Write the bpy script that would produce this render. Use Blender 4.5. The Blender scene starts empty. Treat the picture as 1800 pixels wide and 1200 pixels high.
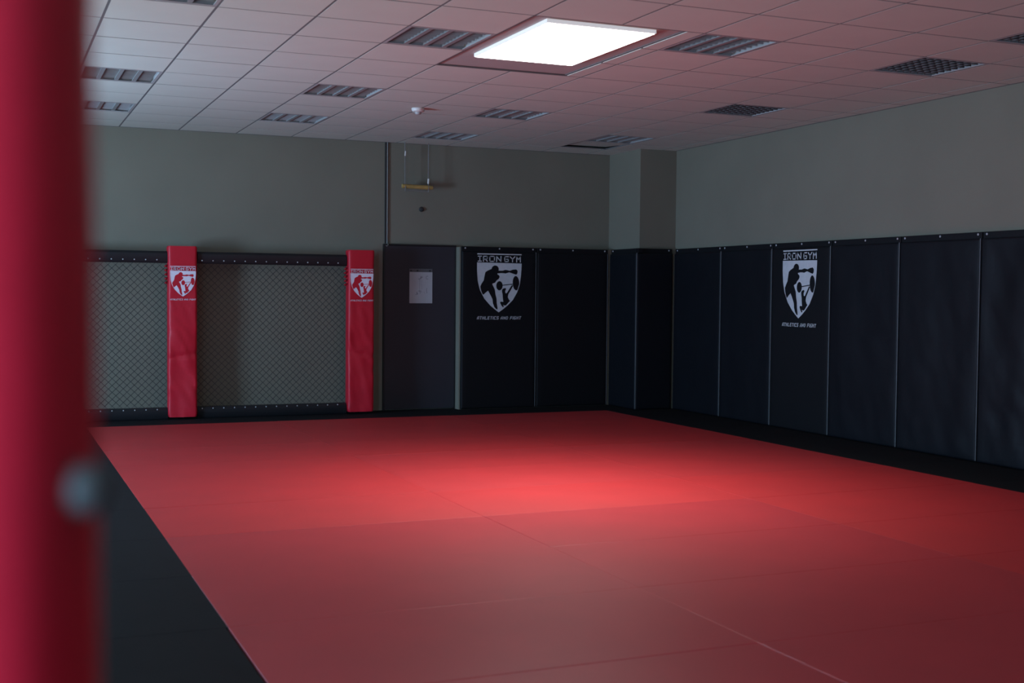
import bpy, bmesh, math, random
from mathutils import Vector, Matrix, noise
from mathutils.geometry import tessellate_polygon

random.seed(7)
S = bpy.context.scene
COL = S.collection
R = math.radians

# ---------------------------------------------------------------- camera
CH = 1.4049                      # lens height above the mats
cd = bpy.data.cameras.new('camera')
cam = bpy.data.objects.new('camera', cd)
COL.objects.link(cam)
yaw, pitch, roll = R(23.0924), R(-2.2737), R(0.5183)
cy, sy, cp, sp, cr, sr = math.cos(yaw), math.sin(yaw), math.cos(pitch), math.sin(pitch), math.cos(roll), math.sin(roll)
fwd = Vector((sy*cp, cy*cp, sp)); rt = Vector((cy, -sy, 0)); up = rt.cross(fwd)
r2 = cr*rt + sr*up; u2 = -sr*rt + cr*up
m = Matrix((r2, u2, -fwd)).transposed().to_4x4()
m.translation = Vector((0, 0, CH))
cam.matrix_world = m
cd.sensor_width = 36.0
cd.lens = 2163.54/1800*36
cd.clip_start = 0.05
cd.dof.use_dof = True
cd.dof.focus_distance = 11.5
cd.dof.aperture_fstop = 2.7
S.camera = cam

# ---------------------------------------------------------------- world, light, exposure
w = bpy.data.worlds.new('world'); S.world = w; w.use_nodes = True
bg = w.node_tree.nodes['Background']
bg.inputs['Color'].default_value = (0.55, 0.70, 1.0, 1)
bg.inputs['Strength'].default_value = 0.5

S.view_settings.view_transform = 'Standard'
S.view_settings.look = 'None'
S.view_settings.exposure = 0.0
S.view_settings.gamma = 1.0
S.view_settings.use_curve_mapping = False

XL, XR, YB, YF = -3.2, 7.776, 13.954, -3.0      # room: left, right, back, behind the camera
HC = 3.1544                                       # ceiling
WINS = [(-2.6, -0.8), (1.4, 3.4), (5.2, 7.2), (9.6, 11.0)]   # windows of the left wall
WZ0, WZ1 = 0.45, 2.05
WPOW = [760.0, 1.0, 2.0, 640.0]
for (a, b), pw in zip(WINS, WPOW):
    ld = bpy.data.lights.new('window_daylight', 'AREA')
    ld.shape = 'RECTANGLE'; ld.size = b-a; ld.size_y = WZ1-WZ0
    ld.energy = pw; ld.color = (0.43, 0.68, 1.0)
    lo = bpy.data.objects.new('window_daylight', ld); COL.objects.link(lo)
    lo.location = (XL-0.16, (a+b)/2, (WZ0+WZ1)/2)
    lo.rotation_euler = (R(88), 0, R(-90))
# sunlit ground outside the windows, throwing light up at the ceiling
ld = bpy.data.lights.new('outside_ground_light', 'AREA'); ld.shape = 'RECTANGLE'; ld.size = 9.0; ld.size_y = 18.0
ld.energy = 6800.0; ld.color = (1.0, 0.92, 0.74)
lo = bpy.data.objects.new('outside_ground_light', ld); COL.objects.link(lo)
lo.location = (XL-5.0, 7.0, -0.4); lo.rotation_euler = (R(180), 0, 0)
PANEL_EMIT = 9.0
PANEL_BEAM = 44.0              # watts of the panel's downward beam

# ---------------------------------------------------------------- materials
def mat(name, col, rough=0.5, metal=0.0, spec=0.5, noise_amt=0.0, noise_scale=8.0, bump=0.0, bump_scale=60.0,
        emit=None, emit_str=0.0, bump_dist=0.002, coords='Object', sheen=0.0, detail=4):
    mt = bpy.data.materials.new(name); mt.use_nodes = True
    nt = mt.node_tree; b = nt.nodes['Principled BSDF']
    b.inputs['Base Color'].default_value = (*col, 1)
    b.inputs['Roughness'].default_value = rough
    b.inputs['Metallic'].default_value = metal
    b.inputs['Specular IOR Level'].default_value = spec
    if sheen: b.inputs['Sheen Weight'].default_value = sheen
    tc = nt.nodes.new('ShaderNodeTexCoord')
    if noise_amt:
        n = nt.nodes.new('ShaderNodeTexNoise'); n.inputs['Scale'].default_value = noise_scale; n.inputs['Detail'].default_value = detail
        nt.links.new(tc.outputs[coords], n.inputs['Vector'])
        cr_ = nt.nodes.new('ShaderNodeValToRGB')
        cr_.color_ramp.elements[0].position = 0.3; cr_.color_ramp.elements[1].position = 0.7
        cr_.color_ramp.elements[0].color = (*[c*(1-noise_amt) for c in col], 1)
        cr_.color_ramp.elements[1].color = (*[min(1, c*(1+noise_amt)) for c in col], 1)
        nt.links.new(n.outputs['Fac'], cr_.inputs['Fac']); nt.links.new(cr_.outputs['Color'], b.inputs['Base Color'])
    if bump:
        n2 = nt.nodes.new('ShaderNodeTexNoise'); n2.inputs['Scale'].default_value = bump_scale; n2.inputs['Detail'].default_value = 3
        nt.links.new(tc.outputs[coords], n2.inputs['Vector'])
        bp = nt.nodes.new('ShaderNodeBump'); bp.inputs['Strength'].default_value = bump; bp.inputs['Distance'].default_value = bump_dist
        nt.links.new(n2.outputs['Fac'], bp.inputs['Height']); nt.links.new(bp.outputs['Normal'], b.inputs['Normal'])
    if emit:
        b.inputs['Emission Color'].default_value = (*emit, 1); b.inputs['Emission Strength'].default_value = emit_str
    return mt

M = {}
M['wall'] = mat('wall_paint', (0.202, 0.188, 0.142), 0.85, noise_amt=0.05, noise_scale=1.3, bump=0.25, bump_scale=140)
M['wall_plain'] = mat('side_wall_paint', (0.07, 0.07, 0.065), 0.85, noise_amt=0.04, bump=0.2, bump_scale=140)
M['tile'] = mat('mineral_ceiling_tile', (0.62, 0.625, 0.555), 0.9, noise_amt=0.025, noise_scale=2.0, bump=0.35, bump_scale=180)
M['tbar'] = mat('ceiling_bar_paint', (0.15, 0.145, 0.145), 0.7)
M['board'] = mat('smooth_ceiling_board', (0.44, 0.41, 0.39), 0.7, noise_amt=0.03)
M['plenum'] = mat('plenum_dark', (0.03, 0.03, 0.03), 0.9)
M['vinyl'] = mat('black_vinyl', (0.0052, 0.0060, 0.0090), 0.55, spec=0.22, noise_amt=0.10, noise_scale=3, bump=0.35, bump_scale=14, bump_dist=0.006)
M['vinyl_flat'] = mat('black_vinyl_smooth', (0.0042, 0.0045, 0.0062), 0.65, spec=0.25, noise_amt=0.08, noise_scale=3, bump=0.2, bump_scale=200)
M['lit_edge'] = mat('grey_lit_edge', (0.070, 0.074, 0.080), 0.5)  # grey for the light that pad edges catch at the seams
M['red_vinyl'] = mat('red_vinyl', (0.55, 0.009, 0.026), 0.48, spec=0.4, noise_amt=0.06, noise_scale=6, bump=0.3, bump_scale=9, bump_dist=0.004)
M['black_mat'] = mat('black_mat', (0.0095, 0.009, 0.0105), 0.8, spec=0.15, noise_amt=0.12, noise_scale=5, bump=0.35, bump_scale=500, bump_dist=0.0006)
M['red_mat'] = []
for k, (cc, rr) in enumerate([((0.49, 0.017, 0.020), 0.60), ((0.48, 0.030, 0.038), 0.47), ((0.46, 0.015, 0.019), 0.66)]):  # b is pinker for painted haze, c a deeper red
    M['red_mat'].append(mat('red_mat_%s' % 'abc'[k], cc, rr-0.04, spec=0.7, noise_amt=0.05, noise_scale=2.5, bump=0.4, bump_scale=500, bump_dist=0.0007))
M['subfloor'] = mat('subfloor', (0.05, 0.05, 0.05), 0.8, noise_amt=0.1)
M['steel_black'] = mat('black_steel', (0.010, 0.010, 0.012), 0.45, bump=0.1)
M['rail_pad'] = mat('black_rail_padding', (0.0065, 0.0065, 0.0085), 0.55, noise_amt=0.1, bump=0.3, bump_scale=20)
M['wire'] = mat('black_coated_wire', (0.012, 0.014, 0.020), 0.5)
M['rivet'] = mat('bright_rivet_metal', (0.50, 0.50, 0.52), 0.4, metal=0.3, noise_amt=0.1)
M['knob'] = mat('grey_plastic', (0.06, 0.055, 0.05), 0.8)
M['white_print'] = mat('white_print', (0.56, 0.58, 0.60), 0.7, noise_amt=0.05, noise_scale=30)
M['white_print_red'] = mat('white_print_on_red', (0.80, 0.74, 0.82), 0.6, noise_amt=0.04, noise_scale=30)
M['door'] = mat('charcoal_door_paint', (0.026, 0.026, 0.034), 0.5, noise_amt=0.08, noise_scale=2)
M['paper'] = mat('paper', (0.42, 0.42, 0.44), 0.8, noise_amt=0.05, noise_scale=6)
M['paper_head'] = mat('grey_header', (0.10, 0.10, 0.105), 0.7)
M['ink'] = mat('faded_ink', (0.22, 0.22, 0.24), 0.8)
M['wood'] = mat('pale_wood', (0.42, 0.27, 0.085), 0.55, noise_amt=0.2, noise_scale=14)
M['cord'] = mat('grey_cord', (0.22, 0.22, 0.22), 0.8, noise_amt=0.1)
M['white_plastic'] = mat('white_plastic', (0.72, 0.70, 0.67), 0.45, noise_amt=0.02)
M['conduit_light'] = mat('conduit_paint', (0.26, 0.27, 0.26), 0.5)
M['conduit_dark'] = mat('conduit_dark_finish', (0.03, 0.03, 0.03), 0.6)  # dark finish shared by the trunking and the cable outlet
M['alu'] = mat('satin_aluminium', (0.42, 0.43, 0.44), 0.5, metal=0.3, noise_amt=0.05)
M['alu_edge'] = mat('aluminium_spine', (0.34, 0.345, 0.35), 0.45, metal=0.3, noise_amt=0.05)
M['alu_dark'] = mat('dark_louvre_metal', (0.13, 0.12, 0.125), 0.5, metal=0.3, noise_amt=0.05)
M['trof'] = mat('grey_troffer_enamel', (0.40, 0.39, 0.39), 0.5, noise_amt=0.03)
M['panel_frame'] = mat('white_panel_frame', (0.80, 0.80, 0.80), 0.5, emit=(1, 1, 1), emit_str=0.35)   # edge-lit acrylic rim
M['panel_glow'] = mat('glowing_diffuser', (0.9, 0.9, 0.9), 0.5, emit=(1.0, 0.985, 0.96), emit_str=PANEL_EMIT)
gm = bpy.data.materials.new('window_glass'); gm.use_nodes = True; gn = gm.node_tree
for n_ in list(gn.nodes):
    if n_.type == 'BSDF_PRINCIPLED': gn.nodes.remove(n_)
gt = gn.nodes.new('ShaderNodeBsdfTransparent'); gt.inputs['Color'].default_value = (0.90, 0.94, 0.96, 1)
gg = gn.nodes.new('ShaderNodeBsdfGlossy'); gg.inputs['Roughness'].default_value = 0.03
gx = gn.nodes.new('ShaderNodeMixShader'); gx.inputs['Fac'].default_value = 0.07
gn.links.new(gt.outputs[0], gx.inputs[1]); gn.links.new(gg.outputs[0], gx.inputs[2])
gn.links.new(gx.outputs[0], gn.nodes['Material Output'].inputs['Surface'])
M['glass'] = gm
M['win_frame'] = mat('window_frame_white', (0.7, 0.7, 0.7), 0.5)

# ---------------------------------------------------------------- helpers
def link(name, me, material=None, parent=None, loc=None, rot=None):
    o = bpy.data.objects.new(name, me); COL.objects.link(o)
    if material is not None and me is not None and not me.materials: me.materials.append(material)
    if parent is not None: o.parent = parent
    if loc is not None: o.location = loc
    if rot is not None: o.rotation_euler = rot
    return o
def obj(name, bm, material, parent=None, loc=None, rot=None, smooth=False):
    me = bpy.data.meshes.new(name); bmesh.ops.recalc_face_normals(bm, faces=bm.faces[:]); bm.to_mesh(me); bm.free()
    if smooth:
        for p in me.polygons: p.use_smooth = True
        try: me.set_sharp_from_angle(angle=R(40))
        except Exception: pass
    return link(name, me, material, parent, loc, rot)
def thing(name, label, cat, loc=(0, 0, 0), rotz=0, group=None):
    o = bpy.data.objects.new(name, None); o.empty_display_size = 0.2; COL.objects.link(o)
    o.location = loc; o.rotation_euler = (0, 0, rotz); return tag(o, label, cat, group)
def tag(o, label, cat, group=None):
    o['label'] = label; o['category'] = cat
    if group: o['group'] = group
    return o
def struct(o, label=None):
    o['kind'] = 'structure'
    if label: o['label'] = label
    return o
def box(bm, a, b, bevel=0.0, seg=2):
    t = bmesh.new()
    bmesh.ops.create_cube(t, size=1.0)
    for v in t.verts:
        v.co = Vector([(a[i]+b[i])/2 + v.co[i]*(b[i]-a[i]) for i in range(3)])
    if bevel: bmesh.ops.bevel(t, geom=t.edges[:]+t.verts[:], offset=bevel, segments=seg, profile=0.5, affect='EDGES')
    merge(bm, t)
def merge(bm, t):
    mp = [bm.verts.new(v.co) for v in t.verts]
    t.verts.index_update()
    for f in t.faces:
        try: bm.faces.new([mp[v.index] for v in f.verts])
        except ValueError: pass
    t.free()
def tube(bm, pts, r, n=8, cap=True):
    pts = [Vector(p) for p in pts]; rings = []
    for i, p in enumerate(pts):
        d = (pts[min(i+1, len(pts)-1)]-pts[max(i-1, 0)]).normalized()
        a = d.orthogonal().normalized() if abs(d.z) < 0.9 else Vector((1, 0, 0))
        a = (a - d*a.dot(d)).normalized(); b = d.cross(a)
        rr = r[i] if isinstance(r, (list, tuple)) else r
        rings.append([bm.verts.new(p+rr*(math.cos(2*math.pi*k/n)*a+math.sin(2*math.pi*k/n)*b)) for k in range(n)])
    for i in range(len(rings)-1):
        for k in range(n): bm.faces.new([rings[i][k], rings[i][(k+1) % n], rings[i+1][(k+1) % n], rings[i+1][k]])
    if cap: bm.faces.new(rings[0][::-1]); bm.faces.new(rings[-1])
def lathe(bm, prof, n=24, axis='Z', origin=(0, 0, 0)):
    rings = []
    for r, h in prof:
        ring = []
        for k in range(n):
            c, s = r*math.cos(2*math.pi*k/n), r*math.sin(2*math.pi*k/n)
            v = {'Z': (c, s, h), 'Y': (c, h, s), 'X': (h, c, s)}[axis]
            ring.append(bm.verts.new(Vector(origin)+Vector(v)))
        rings.append(ring)
    for i in range(len(rings)-1):
        for k in range(n): bm.faces.new([rings[i][k], rings[i][(k+1) % n], rings[i+1][(k+1) % n], rings[i+1][k]])
    bm.faces.new(rings[0][::-1]); bm.faces.new(rings[-1])
def poly(bm, pts, y):
    """flat filled polygon in the local XZ plane"""
    tri = tessellate_polygon([[Vector((p[0], p[1], 0)) for p in pts]])
    vs = [bm.verts.new((p[0], y, p[1])) for p in pts]
    for t in tri:
        try: bm.faces.new([vs[i] for i in t])
        except ValueError: pass
def face_front(bm):
    for f in bm.faces:
        f.normal_update()
        if f.normal.y > 0: f.normal_flip()
def flat(name, bm, material, parent):
    face_front(bm)
    me = bpy.data.meshes.new(name); bm.to_mesh(me); bm.free()
    return link(name, me, material, parent)

# ---------------------------------------------------------------- room shell
bm = bmesh.new(); box(bm, (XL-0.2, YF-0.2, -0.20), (XR+0.2, YB+0.2, -0.045))
floor = struct(obj('floor', bm, M['subfloor']))
bm = bmesh.new(); box(bm, (XL-0.2, YB, -0.20), (XR+0.2, YB+0.2, HC+0.3))
struct(obj('wall_back', bm, M['wall']))
bm = bmesh.new(); box(bm, (XR, YF-0.2, -0.20), (XR+0.2, YB, HC+0.3))
struct(obj('wall_right', bm, M['wall']))
bm = bmesh.new(); box(bm, (XL-0.2, YF-0.2, -0.20), (XR, YF, HC+0.3))
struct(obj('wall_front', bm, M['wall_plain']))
bm = bmesh.new()                                   # left wall with four window openings
box(bm, (XL-0.2, YF, -0.2), (XL, YB, WZ0)); box(bm, (XL-0.2, YF, WZ1), (XL, YB, HC+0.3))
ys = [YF]+[v for ab in WINS for v in ab]+[YB]
for k in range(0, len(ys), 2): box(bm, (XL-0.2, ys[k], WZ0), (XL, ys[k+1], WZ1))
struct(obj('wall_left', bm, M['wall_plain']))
for k, (a, b) in enumerate(WINS):
    bm = bmesh.new(); t = 0.06
    box(bm, (XL-0.12, a, WZ0), (XL-0.04, a+t, WZ1)); box(bm, (XL-0.12, b-t, WZ0), (XL-0.04, b, WZ1))
    box(bm, (XL-0.12, a+t, WZ0), (XL-0.04, b-t, WZ0+t)); box(bm, (XL-0.12, a+t, WZ1-t), (XL-0.04, b-t, WZ1))
    box(bm, (XL-0.12, (a+b)/2-t/2, WZ0+t), (XL-0.04, (a+b)/2+t/2, WZ1-t))
    win = struct(obj('window_%d' % (k+1), bm, M['win_frame']))
    for s0, s1 in ((a+t, (a+b)/2-t/2), ((a+b)/2+t/2, b-t)):
        bm = bmesh.new(); box(bm, (XL-0.085, s0, WZ0+t), (XL-0.08, s1, WZ1-t)); obj('pane', bm, M['glass'], win)

# corner pillar
bm = bmesh.new(); box(bm, (7.275, 13.15, -0.05), (XR, YB, HC+0.02))
struct(obj('wall_corner', bm, M['wall']))
# boxed-out backing behind the padding right of the door
bm = bmesh.new(); box(bm, (5.19, 13.80, -0.03), (7.275, YB, 1.945), 0.004)
struct(obj('trim_1', bm, M['wall']))

# ---------------------------------------------------------------- ceiling
GX, GY, T = 1.3210, 7.7997, 0.625
bm = bmesh.new(); box(bm, (XL-0.2, YF-0.2, HC+0.20), (XR+0.2, YB+0.2, HC+0.35))
ceiling = struct(obj('ceiling', bm, M['plenum']))
TROF = [(-1, -1), (-1, 4), (-1, 7), (2, 0), (2, 4), (2, 7), (5, -1), (5, 5), (5, 8), (8, -2), (8, -1), (8, 3), (8, 7)]
TROF = [(-1, -1), (-1, 4), (-1, 7), (2, 0), (2, 4), (2, 7), (5, -1), (5, 5), (5, 8), (8, -3), (8, -1), (8, 3), (8, 7)]
I0, I1, J0, J1 = -3, 10, -5, 9
gap = 0.0075
bars = bmesh.new()
def tile_rect(i, j):
    x0, x1 = GX+i*T, GX+(i+1)*T; y0, y1 = GY+j*T, GY+(j+1)*T
    return max(x0, XL), min(x1, XR), max(y0, YF), min(y1, YB)
tile_me = {}
field = bmesh.new()
imin, imax = math.floor((XL-GX)/T), math.floor((XR-GX)/T)
jmin, jmax = math.floor((YF-GY)/T), math.floor((YB-GY)/T)
OPEN = [(i, j) for i in (3, 4) for j in (-1, 0, 1)]
def new_tile(x0, x1, y0, y1, rotx=0.0, dz=0.0):
    wx, wy = x1-x0-2*gap, y1-y0-2*gap
    if wx < 0.02 or wy < 0.02: return
    key = (round(wx, 3), round(wy, 3))
    if key not in tile_me:
        b_ = bmesh.new(); h = 0.012
        box(b_, (-wx/2, -wy/2, 0), (wx/2, wy/2, h))
        for v in b_.verts:
            if v.co.z < 0.001: v.co.x *= (wx-0.002)/wx; v.co.y *= (wy-0.002)/wy
        me = bpy.data.meshes.new('ceiling_tile'); bmesh.ops.recalc_face_normals(b_, faces=b_.faces[:]); b_.to_mesh(me); b_.free()
        me.materials.append(M['tile']); tile_me[key] = me
    o = link('ceiling_tile', tile_me[key], None, ceiling, ((x0+x1)/2, (y0+y1)/2, HC+dz), (rotx, 0, 0))
    return o
for i in range(imin, imax+1):
    for j in range(jmin, jmax+1):
        if (i, j) in TROF: continue
        x0, x1, y0, y1 = tile_rect(i, j)
        if (i, j) in OPEN:
            if i == 4: new_tile(GX+4.78*T, GX+5*T, y0, y1)
            continue
        jit = (random.random()-0.5)*0.0008
        if I0 <= i <= I1 and J0 <= j <= J1:
            if (i, j) == (8, 8):
                new_tile(x0, x1, y0, y1, R(2.6), 0.016)   # one tile pushed up at its far side
            else: new_tile(x0, x1, y0, y1, 0, jit)
        elif x1-x0 > 0.03 and y1-y0 > 0.03:
            box(field, (x0+gap, y0+gap, HC), (x1-gap, y1-gap, HC+0.012))
fo = obj('tile_field', field, M['tile'], ceiling); fo['kind'] = 'stuff'
# exposed bars of the grid, set a little above the tile faces
for i in range(imin, imax+2):
    x = GX+i*T
    if not XL < x < XR: continue
    if i == 4: segs = [(YF, GY-T), (GY+2*T, YB)]
    else: segs = [(YF, YB)]
    for a, b in segs: box(bars, (x-0.011, a, HC+0.0009), (x+0.011, b, HC+0.011))
for j in range(jmin, jmax+2):
    y = GY+j*T
    if not YF < y < YB: continue
    segs = [(XL, GX+3*T), (GX+4.78*T, XR)] if j in (0, 1) else [(XL, XR)]
    for a, b in segs: box(bars, (a, y-0.011, HC+0.0010), (b, y+0.011, HC+0.0108))
box(bars, (GX+4.78*T-0.011, GY-T, HC+0.005), (GX+4.78*T+0.011, GY+2*T, HC+0.011))
obj('grid_bars', bars, M['tbar'], ceiling)
# perimeter angle
bm = bmesh.new()
box(bm, (XL, YB-0.02, HC-0.001), (7.275, YB, HC+0.003)); box(bm, (XR-0.02, YF, HC-0.001), (XR, 13.15, HC+0.003))
obj('edge_angle', bm, M['tbar'], ceiling)
# plain board that carries the lit panel
bm = bmesh.new(); box(bm, (GX+3*T+0.008, GY-T+0.008, HC+0.012), (GX+4.78*T-0.008, GY+2*T-0.008, HC+0.024))
obj('light_board', bm, M['board'], ceiling)

# ---------------------------------------------------------------- recessed louvre lights
def troffer(i, j, label):
    cx, cyy = GX+(i+.5)*T, GY+(j+.5)*T
    t = thing('recessed_light', label, 'ceiling light', (cx, cyy, HC), 0, 'unlit recessed louvre lights in the ceiling')
    return t
def build_troffer(root, crate=False):
    h = T/2-0.006
    bm = bmesh.new()                                    # housing: five sides, open below
    d = 0.10
    box(bm, (-h, -h, d), (h, h, d+0.004))
    for s in (-1, 1):
        box(bm, (s*h-0.002, -h, 0.008), (s*h+0.002, h, d)); box(bm, (-h, s*h-0.002, 0.008), (h, s*h+0.002, d))
    obj('housing', bm, M['trof'], root)
    bm = bmesh.new(); rw = 0.022                         # rim
    box(bm, (-h, -h, 0.0), (-h+rw, h, 0.006)); box(bm, (h-rw, -h, 0.0), (h, h, 0.006))
    box(bm, (-h+rw, -h, 0.0), (h-rw, -h+rw, 0.006)); box(bm, (-h+rw, h-rw, 0.0), (h-rw, h, 0.006))
    obj('rim', bm, M['trof'], root)
    if crate:                                           # egg crate type: even grid of thin blades
        bm = bmesh.new(); a = h-rw; n = 8
        for k in range(1, n):
            q = -a+2*a*k/n
            box(bm, (q-0.003, -a, 0.006), (q+0.003, a, 0.030)); box(bm, (-a, q-0.003, 0.0065), (a, q+0.003, 0.0295))
        o = obj('grid_louvre', bm, M['alu_dark'], root); o['kind'] = 'stuff'
        root.children[0].data.materials[0] = M['alu_dark'] if root.children[0].name.startswith('housing') else root.children[0].data.materials[0]
        return
    xs = [-h+rw+(2*h-2*rw)*k/4 for k in range(5)]
    for x in xs[1:4]:                                   # wedge shaped spines between the four channels
        bm = bmesh.new()
        vs = [(x-0.016, 0.004), (x+0.016, 0.004), (x+0.005, 0.055), (x-0.005, 0.055)]
        a = [bm.verts.new((p[0], -h+rw, p[1])) for p in vs]; b = [bm.verts.new((p[0], h-rw, p[1])) for p in vs]
        bm.faces.new(a); bm.faces.new(b[::-1])
        for k in range(4): bm.faces.new([a[k], a[(k+1) % 4], b[(k+1) % 4], b[k]])
        obj('spine', bm, M['alu_edge'], root)
    n = 7
    bl = bmesh.new()
    for c in range(4):                                  # cross blades of each channel
        bm = bl
        for k in range(1, n+1):
            y = -h+rw+(2*h-2*rw)*k/(n+1)
            box(bm, (xs[c]+0.012, y-0.0015, 0.010), (xs[c+1]-0.012, y+0.0015, 0.050))
        bm = bmesh.new(); xm = (xs[c]+xs[c+1])/2
        tube(bm, [(xm, -h+0.03, 0.075), (xm, h-0.03, 0.075)], 0.009, 8); obj('tube', bm, M['white_plastic'], root, smooth=True)
    o = obj('louvre', bl, M['alu'], root); o['kind'] = 'stuff'
# ---------------------------------------------------------------- floor mats
mat_me = {}
def floor_mat(name, x0, x1, y0, y1, material, dz=0.0):
    g_ = 0.0004; key = (name, round(x1-x0, 3), round(y1-y0, 3), material.name)
    if key not in mat_me:
        wx, wy = (x1-x0)/2-g_, (y1-y0)/2-g_
        b_ = bmesh.new(); box(b_, (-wx, -wy, -0.04), (wx, wy, 0.0), 0.0022, 2)
        me = bpy.data.meshes.new(name); bmesh.ops.recalc_face_normals(b_, faces=b_.faces[:]); b_.to_mesh(me); b_.free()
        me.materials.append(material); mat_me[key] = me
    return link(name, mat_me[key], None, floor, ((x0+x1)/2, (y0+y1)/2, dz))
MX = [0.914, 2.860, 4.830, 6.846]
MY = [13.14-k*1.0005 for k in range(0, 17)]
kinds = {}
for r in range(16):
    for c in range(3):
        y1, y0 = MY[r], MY[r+1]
        # sheen of nap and near haze put into each mat's colour and roughness
        k = {(3, 1): 2, (3, 2): 2, (4, 1): 2, (4, 2): 2, (0, 2): 2, (6, 0): 1, (6, 1): 1, (6, 2): 0, (7, 0): 1, (7, 1): 1, (8, 0): 1, (8, 1): 1}.get((r, c), 0)
        if r >= 9: k = 1 if c < 2 else 0
        floor_mat('red_floor_mat', MX[c], MX[c+1], y0, y1, M['red_mat'][k], (random.random()-0.5)*0.0016)
for r in range(16):
    y1, y0 = MY[r], MY[r+1]
    off = 0.010 if r < 8 else -0.004
    floor_mat('black_floor_mat', -1.086+off, 0.914+off-0.003, y0, y1, M['black_mat'], -0.001)
    floor_mat('black_floor_mat', XL, -1.086+off, y0, y1, M['black_mat'], -0.001)
    floor_mat('black_floor_mat', 6.846, 7.772, y0, y1, M['black_mat'], 0.0)
for x0, x1 in ((XL, -1.086), (-1.086, 0.914), (0.914, 2.86), (2.86, 4.83), (4.83, 6.846), (6.846, 7.76)):
    yb = 13.79 if x0 > 4.8 else YB
    if x0 == 4.83:
        floor_mat('black_floor_mat', 4.83, 5.185, 13.14, YB, M['black_mat']); floor_mat('black_floor_mat', 5.185, x1, 13.14, 13.79, M['black_mat'])
    elif x0 == 6.846: floor_mat('black_floor_mat', 6.846, 7.26, 13.14, 13.79, M['black_mat'])
    else: floor_mat('black_floor_mat', x0, x1, 13.14, YB, M['black_mat'])

# ---------------------------------------------------------------- door and what is on the back wall
bm = bmesh.new(); box(bm, (4.305, YB-0.045, 0.012), (5.172, YB-0.001, 1.945), 0.003)
door = struct(obj('door_1', bm, M['door']))
bm = bmesh.new()
box(bm, (4.285, YB-0.05, 0.0), (4.304, YB-0.001, 1.965), 0.002); box(bm, (4.304, YB-0.05, 1.947), (5.19, YB-0.001, 1.965), 0.002); box(bm, (5.173, YB-0.05, 0.0), (5.189, YB-0.001, 1.947), 0.002)
obj('door_frame', bm, M['steel_black'], door)

def quad(bm, x0, x1, z0, z1, y): poly(bm, [(x0, z0), (x1, z0), (x1, z1), (x0, z1)], y)
def ellipse(cx, cz, rx, rz, n=20, a=0.0):
    return [(cx+rx*math.cos(t)*math.cos(a)-rz*math.sin(t)*math.sin(a), cz+rx*math.cos(t)*math.sin(a)+rz*math.sin(t)*math.cos(a))
            for t in [2*math.pi*k/n for k in range(n)]]
def seg(bm, p, q, th, y, ext=0.5):
    p, q = Vector(p), Vector(q); d = (q-p).normalized() if (q-p).length > 1e-9 else Vector((1, 0)); n = Vector((-d.y, d.x))*th/2
    p = p-d*th*ext; q = q+d*th*ext
    poly(bm, [tuple(p-n), tuple(q-n), tuple(q+n), tuple(p+n)], y)

pt = thing('poster', 'white paper sheet with faint drawings taped on the charcoal door', 'poster', (4.762*0.9965, YB-0.047, 1.472))
bm = bmesh.new(); box(bm, (-0.143, -0.002, -0.203), (0.143, 0.0, 0.203)); obj('sheet', bm, M['paper'], pt)
bm = bmesh.new(); quad(bm, -0.143, 0.143, 0.166, 0.202, -0.0026); flat('header_strip', bm, M['paper_head'], pt)
bm = bmesh.new()
for x in (-0.125, -0.045, 0.112):
    bm = bmesh.new(); poly(bm, ellipse(x, 0.182, 0.013, 0.009, 12), -0.0032); flat('pin', bm, M['steel_black'], pt)
bm = bmesh.new()
def P(x, y): return ((x-600)/1200*0.3775*1.27, (635-y)/1200*0.3775*1.20)
for a, b, t in [((565, 440), (560, 740), .004), ((620, 450), (625, 720), .003), ((565, 440), (520, 405), .006), ((590, 380), (640, 350), .010), ((545, 405), (600, 400), .007),
                ((600, 340), (590, 380), .012), ((440, 900), (500, 870), .008), ((470, 830), (490, 890), .010), ((520, 790), (610, 790), .006), ((560, 770), (570, 830), .008),
                ((785, 700), (775, 770), .006), ((775, 770), (790, 850), .007), ((700, 800), (725, 880), .003), ((620, 820), (560, 870), .004)]:
    seg(bm, P(*a), P(*b), t, -0.0028)
for k in range(9):
    t0, t1 = R(60+k*27), R(60+(k+1)*27); c = P(800, 365)
    seg(bm, (c[0]+.018*math.cos(t0), c[1]+.018*math.sin(t0)), (c[0]+.018*math.cos(t1), c[1]+.018*math.sin(t1)), .006, -0.0028, 0.2)
flat('drawing', bm, M['ink'], pt)

cdt = thing('cable_conduit', 'slim grey cable conduit running from ceiling down to the door top', 'conduit', (4.330, YB, 1.95))
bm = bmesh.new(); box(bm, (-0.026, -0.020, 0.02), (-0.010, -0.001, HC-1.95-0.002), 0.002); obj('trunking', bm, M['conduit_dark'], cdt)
bm = bmesh.new(); tube(bm, [(0.004, -0.014, -0.005), (0.004, -0.014, HC-1.952)], 0.0075, 8); obj('pipe', bm, M['conduit_light'], cdt, smooth=True)
bm = bmesh.new(); tube(bm, [(0.004, -0.05, 0.012), (0.0, -0.062, -0.004), (-0.012, -0.066, -0.012), (-0.024, -0.062, -0.006)], 0.006, 8); obj('hook', bm, M['conduit_light'], cdt, smooth=True)

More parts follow.
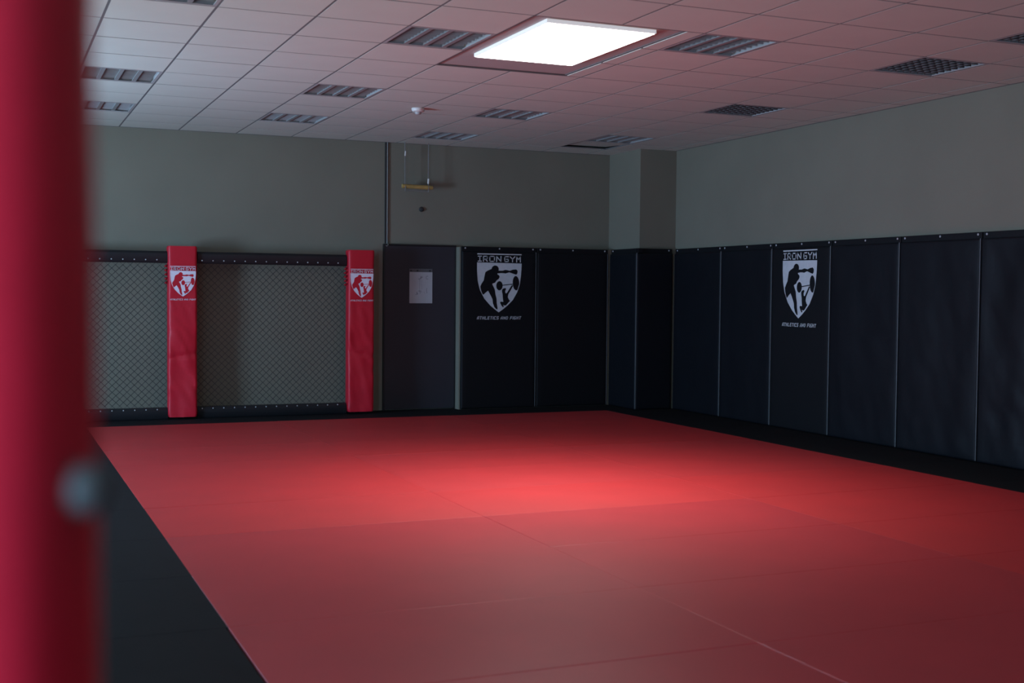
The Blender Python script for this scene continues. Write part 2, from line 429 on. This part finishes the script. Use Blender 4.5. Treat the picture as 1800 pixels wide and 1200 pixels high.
# hanging wooden bar
hb = thing('hanging_bar', 'pale wooden bar hanging on two cords above the door', 'hanging bar', (4.665, YB-0.13, 2.635))
bm = bmesh.new(); tube(bm, [(-0.188, 0, 0.006), (-0.15, 0, 0.005), (0.15, 0, 0.0), (0.188, 0, -0.001)], [0.024, 0.025, 0.025, 0.023], 12)
obj('wooden_rod', bm, M['wood'], hb, smooth=True)
zt = HC-2.635
for x, kz, kl, kr in ((-0.152, 0.36, 0.05, 0.009), (0.135, 0.045, 0.055, 0.012)):
    bm = bmesh.new(); tube(bm, [(x, -0.004, -0.055), (x, -0.026, 0.0), (x, -0.002, 0.035), (x*1.02, 0, zt)], 0.0045, 6); c = obj('cord', bm, M['cord'], hb)
    bm = bmesh.new(); tube(bm, [(x, -0.002, kz-0.004), (x, -0.002, kz), (x+0.004, -0.002, kz+kl), (x+0.004, -0.002, kz+kl+0.004)], [kr*.6, kr, kr, kr*.6], 10)
    obj('cord_sleeve', bm, M['white_plastic'], c, smooth=True)
bm = bmesh.new(); tube(bm, [(-0.152, -0.004, -0.048), (-0.05, -0.004, -0.042), (0.135, -0.004, -0.05)], 0.004, 6); obj('lower_string', bm, M['cord'], hb)

bm = bmesh.new(); lathe(bm, [(0.030, 0), (0.030, -0.010), (0.020, -0.022), (0.008, -0.024)], 16, 'Y')
tag(obj('wall_socket', bm, M['conduit_dark'], None, (4.760, YB-0.001, 2.385), smooth=True), 'small round dark cable outlet on the grey wall under the hanging bar', 'outlet')

# smoke detector
sd = thing('smoke_detector', 'round white smoke detector on the ceiling above the door area', 'smoke detector', (GX+3.96*T, GY+5.5*T, HC))
bm = bmesh.new(); lathe(bm, [(0.062, -0.002), (0.064, -0.012), (0.058, -0.030), (0.046, -0.036)], 24); obj('base', bm, M['white_plastic'], sd, smooth=True)
bm = bmesh.new(); lathe(bm, [(0.030, -0.036), (0.030, -0.050), (0.022, -0.060), (0.008, -0.062)], 20); obj('sensor_head', bm, M['trof'], sd, smooth=True)

# lit panel
lp = thing('panel_light', 'bright white rectangular light panel glowing on the ceiling', 'ceiling light', (3.722, 7.905, HC+0.012))
hx, hy = 0.403, 0.645
bm = bmesh.new(); box(bm, (-hx, -hy, -0.026), (hx, hy, 0.0), 0.003); obj('frame', bm, M['panel_frame'], lp)
bm = bmesh.new(); box(bm, (-hx+0.010, -hy+0.010, -0.0285), (hx-0.010, hy-0.010, -0.0262)); obj('diffuser', bm, M['panel_glow'], lp)

ld = bpy.data.lights.new('panel_beam', 'AREA'); ld.shape = 'RECTANGLE'; ld.size = 2*hx-0.03; ld.size_y = 2*hy-0.03
ld.energy = PANEL_BEAM; ld.color = (1.0, 0.97, 0.93); ld.spread = R(98)
lo = bpy.data.objects.new('panel_beam', ld); COL.objects.link(lo); lo.parent = lp; lo.location = (0, 0, -0.036)

# troffers
def place_name(i, j):
    return {(-1, -1): 'unlit louvre light at the top left, nearest in the left column',
            (-1, 4): 'unlit louvre light beside the red foreground post, middle of the left column',
            (-1, 7): 'unlit louvre light nearest the back wall above the left end of the cage fence',
            (2, 0): 'unlit louvre light immediately left of the glowing panel',
            (2, 4): 'unlit louvre light between the glowing panel and the wall above the cage fence',
            (2, 7): 'unlit louvre light close to the back wall above the right cage post pad',
            (5, -1): 'unlit louvre light immediately right of the glowing panel',
            (5, 5): 'unlit louvre light to the right of the smoke detector',
            (5, 8): 'unlit louvre light at the back wall above the back wall pads',
            (8, -3): 'unlit louvre light cut by the right edge of the picture',
            (8, -1): 'unlit louvre light with dark cross grid, largest of the right column',
            (8, 3): 'unlit louvre light in the right column, midway between pillar and picture edge',
            (8, 7): 'unlit louvre light next to the lifted ceiling tile in front of the corner pillar'}[(i, j)]
first = troffer(*TROF[0], place_name(*TROF[0])); build_troffer(first)
crate = None
for ij in TROF[1:]:
    t = troffer(*ij, place_name(*ij))
    src = first
    if ij in ((8, -3), (8, -1), (8, 3)):
        if crate is None:
            build_troffer(t, True); crate = t; continue
        src = crate
    for ch in list(src.children):
        c = ch.copy(); COL.objects.link(c); c.parent = t

# ---------------------------------------------------------------- emblem print
def U(x, y):        # measured print coordinates -> unit box, origin top left, 1 = emblem width
    y = y - (x-185)*0.028*max(0, 1-(y-130)/900.0)
    return ((x-185)/715.0, -(y-130)/715.0)
SH = [(185, 268), (186, 400), (198, 540), (232, 670), (305, 800), (400, 900), (470, 955), (535, 1000), (610, 950), (680, 895), (760, 820), (830, 705), (870, 590), (888, 460), (895, 375), (898, 290)]
BOX = [(415, 362), (350, 388), (315, 410), (303, 460), (290, 530), (255, 580), (235, 620), (245, 670), (270, 740), (290, 742), (325, 710), (360, 685), (400, 750), (432, 810), (440, 870), (462, 925), (492, 955), (515, 965), (515, 935), (502, 870), (498, 800), (480, 740), (470, 670), (445, 620), (428, 592), (432, 580), (475, 565), (495, 535), (530, 510), (545, 485), (538, 460), (512, 445), (508, 430), (560, 425), (600, 426), (640, 432), (700, 415), (730, 425), (770, 438), (815, 450), (833, 432), (837, 395), (815, 372), (760, 376), (710, 392), (675, 384), (640, 378), (590, 390), (525, 388), (520, 350), (470, 330)]
LIFT = [(585, 672), (600, 655), (640, 645), (652, 660), (636, 690), (642, 722), (662, 722), (705, 660), (745, 600), (765, 612), (725, 680), (690, 735), (680, 780), (700, 818), (718, 835), (690, 862), (655, 900), (625, 905), (605, 893), (618, 922), (600, 930), (575, 900), (555, 862), (565, 845), (608, 850), (600, 800), (595, 740), (585, 700)]
GLY = {'I': [[(.0, 0), (1., 0)], [(.5, 0), (.5, 1)], [(.0, 1), (1., 1)]], 'i': [[(.5, 0), (.5, 1)]],
       'R': [[(0, 0), (0, 1), (.85, 1), (1, .85), (1, .58), (.88, .42), (0, .42)], [(.5, .42), (1, 0)]],
       'O': [[(0, .12), (0, .88), (.12, 1), (.88, 1), (1, .88), (1, .12), (.88, 0), (.12, 0), (0, .12)]],
       'N': [[(0, 0), (0, 1)], [(0, 1), (1, 0)], [(1, 0), (1, 1)]],
       'G': [[(1, 1), (.12, 1), (0, .88), (0, .12), (.12, 0), (1, 0), (1, .48), (.5, .48)]],
       'Y': [[(0, 1), (.5, .5), (1, 1)], [(.5, .5), (.5, 0)]], 'M': [[(0, 0), (0, 1)], [(0, 1), (.5, .45), (1, 1)], [(1, 1), (1, 0)]],
       'A': [[(0, 0), (0, .6), (.35, 1), (1, 1), (1, 0)], [(0, .38), (1, .38)]], 'T': [[(0, 1), (1, 1)], [(.5, 1), (.5, 0)]],
       'H': [[(0, 0), (0, 1)], [(1, 0), (1, 1)], [(0, .5), (1, .5)]], 'L': [[(0, 1), (0, 0), (1, 0)]],
       'E': [[(1, 1), (0, 1), (0, 0), (1, 0)], [(0, .5), (.85, .5)]], 'C': [[(1, 1), (0, 1), (0, 0), (1, 0)]],
       'S': [[(1, 1), (0, 1), (0, .5), (1, .5), (1, 0), (0, 0)]], 'D': [[(0, 0), (0, 1), (.8, 1), (1, .8), (1, .2), (.8, 0), (0, 0)]],
       'F': [[(0, 0), (0, 1), (1, 1)], [(0, .5), (.85, .5)]]}
def emblem(parent, width, x0, ztop, y, paint, ground):
    """shield, two figures, lettering: flat print lying on the pad cover"""
    def V(p): u, v = U(*p); return (x0+u*width, ztop+v*width)
    bm = bmesh.new(); poly(bm, [V(p) for p in SH], y)
    poly(bm, [V(p) for p in ((185, 130), (900, 150), (900, 165), (185, 147))], y)
    e = flat('emblem', bm, paint, parent)
    bm = bmesh.new(); poly(bm, [V(p) for p in BOX], y-0.0008)
    poly(bm, [V(p) for p in ellipse(472, 368, 58, 56)], y-0.0009)
    flat('boxer_silhouette', bm, ground, e)
    bm = bmesh.new(); poly(bm, [V(p) for p in LIFT], y-0.0008)
    poly(bm, [V(p) for p in ellipse(543, 612, 52, 68)], y-0.0009)
    poly(bm, [V(p) for p in ellipse(812, 575, 54, 106, 24, R(-4))], y-0.0009)
    poly(bm, [V(p) for p in ((590, 599), (760, 582), (760, 595), (590, 611))], y-0.0010)
    flat('weightlifter_silhouette', bm, ground, e)
    bm = bmesh.new()
    ring = [V(p) for p in SH]
    for p, q in zip(ring, ring[1:]+ring[:1]): seg(bm, p, q, 8/715*width, y-0.0013, 0.3)
    flat('shield_outline', bm, paint, e)
    bm = bmesh.new()
    for ch, a, b in (('I', 192, 258), ('R', 276, 352), ('O', 377, 467), ('N', 487, 572), ('G', 618, 692), ('Y', 706, 798), ('M', 812, 888)):
        for st in GLY[ch]:
            for p, q in zip(st[:-1], st[1:]):
                pp = [V((a+8+(b-a-16)*s[0], 246-73*s[1]+(a-185)*0.026)) for s in (p, q)]
                seg(bm, pp[0], pp[1], 15/715*width, y, 0.45)
    txt = 'ATHLETiCS AND FiGHT'; x = 186.0
    for ch in txt:
        wd = {' ': 16, 'i': 9}.get(ch, 32)
        if ch != ' ':
            for st in GLY[ch]:
                for p, q in zip(st[:-1], st[1:]):
                    pp = []
                    for s in (p, q):
                        X = x+3+(wd-8)*s[0]+8*s[1]; Y = 1107-38*s[1]
                        pp.append((x0+(X-185)/715*width, ztop-(Y-130)/715*width))
                    seg(bm, pp[0], pp[1], 9.5/715*width, y, 0.4)
        x += wd+10
    flat('lettering', bm, paint, e)
    return e

# ---------------------------------------------------------------- wall pads
def pad_mesh(w_, h_, t_, rad, seed, wrinkle):
    """padded panel: local x 0..w, z 0..h, face towards -y"""
    bm = bmesh.new()
    def axis(L, n):
        e = [0, rad*.08, rad*.3, rad*.6, rad]
        mid = [rad+(L-2*rad)*k/n for k in range(1, n)]
        return e+mid+[L-v for v in e[::-1]]
    xs, zs = axis(w_, 18), axis(h_, 36)
    gr = []
    for z in zs:
        row = []
        for x in xs:
            e = min(x, w_-x, z, h_-z)
            q = max(0.0, 1-min(e, rad)/rad)
            d = t_ - rad*(1-math.sqrt(max(0, 1-q*q)))*0.9
            if wrinkle:
                k = min(1, e/0.12)
                n1 = noise.noise(Vector((x*2.2+seed*7, z*1.1, seed)))
                n2 = noise.noise(Vector((x*7+z*3.5+seed*3, z*2.5-x*2, seed*2.1)))+0.6*noise.noise(Vector((x*13+z*7+seed, z*5-x*3, seed*1.7)))
                lowz = 0.6+0.8*(1-z/h_)
                d += k*wrinkle*(0.010*n1+0.0045*n2*lowz)
            row.append(bm.verts.new((x, -d, z)))
        gr.append(row)
    for a in range(len(zs)-1):
        for b in range(len(xs)-1): bm.faces.new([gr[a][b], gr[a][b+1], gr[a+1][b+1], gr[a+1][b]])
    edge = [gr[0][b] for b in range(len(xs))]+[gr[a][-1] for a in range(1, len(zs))]+[gr[-1][b] for b in range(len(xs)-2, -1, -1)]+[gr[a][0] for a in range(len(zs)-2, 0, -1)]
    back = [bm.verts.new((v.co.x, 0, v.co.z)) for v in edge]
    n = len(edge)
    for k in range(n): bm.faces.new([edge[k], edge[(k+1) % n], back[(k+1) % n], back[k]])
    bm.faces.new(back)
    return bm
grom_me = None
def wall_pad(label, loc, rotz, w_, h_, t_, seed, wrinkle=1.0, logo=False, material='vinyl', holes=3, lit_edge=True):
    global grom_me
    g_ = 0.006
    root = thing('wall_pad', label, 'wall pad', loc, rotz, 'black wall pads')
    hem = 0.055
    bm = pad_mesh(w_-2*g_, h_-hem, t_, 0.022, seed, wrinkle)
    for v in bm.verts: v.co.x += g_
    obj('cushion', bm, M[material], root, smooth=True)
    bm = bmesh.new(); box(bm, (g_, -t_*0.72, h_-hem-0.012), (w_-g_, 0, h_), 0.004)
    hm = obj('top_hem', bm, M['vinyl_flat'], root)
    if grom_me is None:
        b_ = bmesh.new(); lathe(b_, [(0.0095, 0), (0.010, -0.003), (0.0075, -0.005), (0.004, -0.0045)], 14, 'Y')
        bmesh.ops.recalc_face_normals(b_, faces=b_.faces[:])
        grom_me = bpy.data.meshes.new('grommet'); b_.to_mesh(grom_me); b_.free(); grom_me.materials.append(M['rivet'])
    xs = [0.05+(w_-0.10)*k/(holes-1) for k in range(holes)] if holes > 1 else [w_/2]
    for x in xs: link('grommet', grom_me, None, hm, (x, -t_*0.72, h_-0.020))
    if lit_edge:
        bm = bmesh.new(); tube(bm, [(w_-g_-0.004, -t_*0.86, 0.01), (w_-g_-0.004, -t_*0.86, h_-hem)], 0.0065, 8)  # thin tube added for the light line along the pad's edge
        obj('lit_edge', bm, M['lit_edge'], root, smooth=True)
    if logo:
        emblem(root, 0.578, *logo, -(t_+0.0012), M['white_print'], M[material])
    return root
PH = 1.952
# right wall, facing into the room; local x runs towards the camera
names = {13.05: ('black wall pad on the right wall touching the corner pillar', 1.045), 12.005: ('plain black wall pad left of the right wall emblem pad', 0.992),
         11.013: ('black wall pad with white shield emblem on the right wall', 0.993), 10.020: ('plain black wall pad right of the right wall emblem pad', 1.004),
         9.016: ('second black wall pad right of the right wall emblem pad, lightly creased', 1.003), 8.013: ('wrinkled black wall pad cut by the right edge of the picture', 1.003)}
for k, (y1, (lab, w_)) in enumerate(names.items()):
    lg = (0.209, 1.868) if y1 == 11.013 else False
    wall_pad(lab, (XR-0.001, y1, 0.004), R(-90), w_, PH-0.004, 0.079, k+1, wrinkle=[.5, .8, 0, 1.4, 1.8, 2.8][k], logo=lg, material='vinyl_flat' if lg else 'vinyl')
wall_pad('plain black wall pad nearest the camera on the right wall', (XR-0.001, 7.010, 0.004), R(-90), 1.003, PH-0.004, 0.079, 9, 1.2)
# back wall
wall_pad('black wall pad with white shield emblem on the back wall beside the door', (5.203, 13.80, 0.004), 0, 0.985, PH-0.004, 0.045, 11, 0, logo=(0.200, 1.868), material='vinyl_flat')
wall_pad('plain black wall pad on the back wall between emblem pad and pillar', (6.188, 13.80, 0.004), 0, 0.985, PH-0.004, 0.045, 12, 0.3, material='vinyl_flat')
# pillar
wall_pad('narrow black wall pad on the left side of the corner pillar', (7.274, 13.752, 0.004), R(-90), 0.700, PH-0.004, 0.094, 13, 0.2, holes=2)
wall_pad('narrow black wall pad on the front of the corner pillar', (7.184, 13.149, 0.004), 0, 0.510, PH-0.004, 0.096, 14, 0.2, holes=2, lit_edge=False)

# ---------------------------------------------------------------- cage fence
YFN = 13.70                                   # line of the fence
fence = thing('cage_fence', 'black chain link cage fence standing before the back wall', 'fence', (0, YFN, 0))
PX = [-2.035, -0.045, 1.945, 3.925]           # posts
SM = {}
def rail(name, x0, x1, z0, z1, rz):
    bm = bmesh.new(); yy = 0.055
    prof = [(-yy, z0+0.02), (-yy*.7, z0), (yy*.7, z0), (yy, z0+0.02), (yy, z1-0.025), (yy*.6, z1), (-yy*.6, z1), (-yy, z1-0.025)]
    n = 30; rings = []
    for k in range(n+1):
        x = x0+(x1-x0)*k/n; dz = 0.002*noise.noise(Vector((x*3, z0, 0)))
        rings.append([bm.verts.new((x, p[0]+0.6*dz, p[1]+dz)) for p in prof])
    for k in range(n):
        for q in range(8): bm.faces.new([rings[k][q], rings[k][(q+1) % 8], rings[k+1][(q+1) % 8], rings[k+1][q]])
    bm.faces.new(rings[0]); bm.faces.new(rings[-1][::-1])
    o = obj(name, bm, M['rail_pad'], fence, smooth=True)
    if 'stud' not in SM:
        b_ = bmesh.new(); lathe(b_, [(0.0075, 0), (0.0070, -0.004), (0.003, -0.006)], 10, 'Y')
        bmesh.ops.recalc_face_normals(b_, faces=b_.faces[:])
        SM['stud'] = bpy.data.meshes.new('snap_stud'); b_.to_mesh(SM['stud']); b_.free(); SM['stud'].materials.append(M['rivet'])
    x = x0+0.045
    while x < x1-0.01:
        link('snap_stud', SM['stud'], None, o, (x, -yy, rz)); x += 0.1165
for k, x in enumerate(PX):
    bm = bmesh.new(); box(bm, (x-0.03, 0.078, 0.0), (x+0.03, 0.128, 1.80), 0.004)
    obj('post', bm, M['steel_black'], fence)
    if k < 3:
        rail('top_rail', x+0.160, PX[k+1]-0.160, 1.690, 1.818, 1.722)
        rail('bottom_rail', x+0.160, PX[k+1]-0.160, 0.002, 0.128, 0.112)
        for z in (0.05, 1.74):
            bm = bmesh.new(); box(bm, (x, 0.056, z-0.015), (PX[k+1], 0.078, z+0.015)); obj('cross_bar', bm, M['steel_black'], fence)
        bm = bmesh.new(); xa, xb = x+0.160, PX[k+1]-0.160
        px, pz = 0.0375, 0.0365; n = int((xb-xa)/px); z0, z1 = 0.12, 1.70; m_ = int((z1-z0)/pz)
        px = (xb-xa)/n; pz = (z1-z0)/m_
        for a in range(n):
            pts = [(xa+px*(a+(b+a) % 2), (0.003 if (b+a) % 2 else -0.003), z0+pz*b) for b in range(m_+1)]
            tube(bm, pts, 0.0030, 4, cap=False)
        o = obj('chain_link', bm, M['wire'], fence); o['kind'] = 'stuff'

# ---------------------------------------------------------------- red post pads
def red_pad_mesh(w_, h_, t_, rad, seed, flare=0.0, wr=1.0):
    """upright padded sleeve, local x centred, y centred, z 0..h, closed rounded box section"""
    bm = bmesh.new(); prof = []
    for cx_, cy_, a0 in ((w_/2-rad, -t_/2+rad, -90), (w_/2-rad, t_/2-rad, 0), (-w_/2+rad, t_/2-rad, 90), (-w_/2+rad, -t_/2+rad, 180)):
        for k in range(6):
            a = R(a0+18*k); prof.append((cx_+rad*math.cos(a), cy_+rad*math.sin(a)))
        if a0 == 180:
            for k in range(1, 9): prof.append((-w_/2+rad+(w_-2*rad)*k/9, -t_/2))
    n = len(prof); zs = [0, .004, .012]+[0.012+(h_-0.03)*k/64 for k in range(1, 64)]+[h_-0.018, h_-0.008, h_-0.002, h_]
    rings = []
    for z in zs:
        e = min(z, h_-z); s = 1.0 if e > 0.02 else 1-0.010/ w_*(1-e/0.02)*2
        ring = []
        for x, y in prof:
            d = 0
            if wr:
                low = 1.0 if z < h_*0.68 else max(0.0, 1-(z-h_*0.68)/(h_*0.08))
                d = wr*low*(0.010*noise.noise(Vector((x*5+seed, z*3.2+x*2.5, seed*3)))+0.007*noise.noise(Vector((x*9, z*11+x*16, seed))))
                d -= wr*low*0.008*math.exp(-((z-(0.36*h_+x*0.18*(1 if seed % 2 else -1)))/0.016)**2)
            fl = 1+flare*math.exp(-((h_-z)/0.05)**2)
            wob = 0.003*noise.noise(Vector((seed*5, z*3, 1 if x > 0 else 5)))*(1 if abs(x) > w_*0.4 else 0)
            ring.append(bm.verts.new((x*s*fl+wob, (y-d if y < 0 else y), z)))
        rings.append(ring)
    for a in range(len(zs)-1):
        for k in range(n): bm.faces.new([rings[a][k], rings[a][(k+1) % n], rings[a+1][(k+1) % n], rings[a+1][k]])
    bm.faces.new(rings[0][::-1]); bm.faces.new(rings[-1])
    return bm
def post_pad(label, x, y, seed, logo=True, w_=0.305, h_=1.845, t_=0.145, rotz=0, rad=0.03):
    root = thing('post_pad', label, 'post pad', (x, y, 0.028), rotz, 'red pads on the cage posts')
    obj('sleeve', red_pad_mesh(w_, h_, t_, rad, seed, 0.035, 1.7), M['red_vinyl'], root, smooth=True)
    bm = bmesh.new()                                     # laces on the left side
    for k in range(5):
        z = h_-0.20-0.045*k
        tube(bm, [(-w_/2+0.004, -0.03, z), (-w_/2-0.016, -0.02, z-0.008), (-w_/2-0.020, 0.02, z-0.018), (-w_/2+0.002, 0.045, z-0.02)], 0.009, 6)
    obj('lacing', bm, M['red_vinyl'], root, smooth=True)
    if logo: emblem(root, 0.268, -0.132, h_-0.215, -(t_/2+0.0060), M['white_print_red'], M['red_vinyl'])
    return root
post_pad('red post pad with small white shield, left one on the cage fence', 1.938, 13.665, 3)
post_pad('red post pad with small white shield, right end of the cage fence beside the door', 3.926, 13.665, 4)

# red padded post right in front of the lens
fx, fy = -0.083, 0.70
post = thing('cage_post', 'steel post behind the large blurred red pad in the left foreground', 'post', (-0.032, 0.766, 0), R(-38))
bm = bmesh.new(); box(bm, (-0.03, -0.025, 0.0), (0.03, 0.025, 1.84), 0.004); obj('pole', bm, M['steel_black'], post)
bm = bmesh.new(); box(bm, (-0.10, -0.10, 0.0), (0.10, 0.10, 0.008), 0.002); obj('base_plate', bm, M['steel_black'], post)
fp = thing('foreground_pad', 'large blurred red padded post at the left edge, closest to the camera', 'post pad', (fx, fy, 0.028), R(-38))
obj('sleeve', red_pad_mesh(0.305, 1.845, 0.105, 0.050, 8, 0.0, 0.4), M['red_vinyl'], fp, smooth=True)
bm = bmesh.new(); lathe(bm, [(0.004, 0.004), (0.010, 0.002), (0.0125, -0.004), (0.011, -0.011), (0.007, -0.015), (0.003, -0.016)], 20, 'Y')
fk = obj('side_knob', bm, M['knob'], fp, (0.1500, 0.004, 1.311-0.028), rot=(0, 0, R(90)), smooth=True); fk['label'] = 'round grey knob on the edge of the pad'
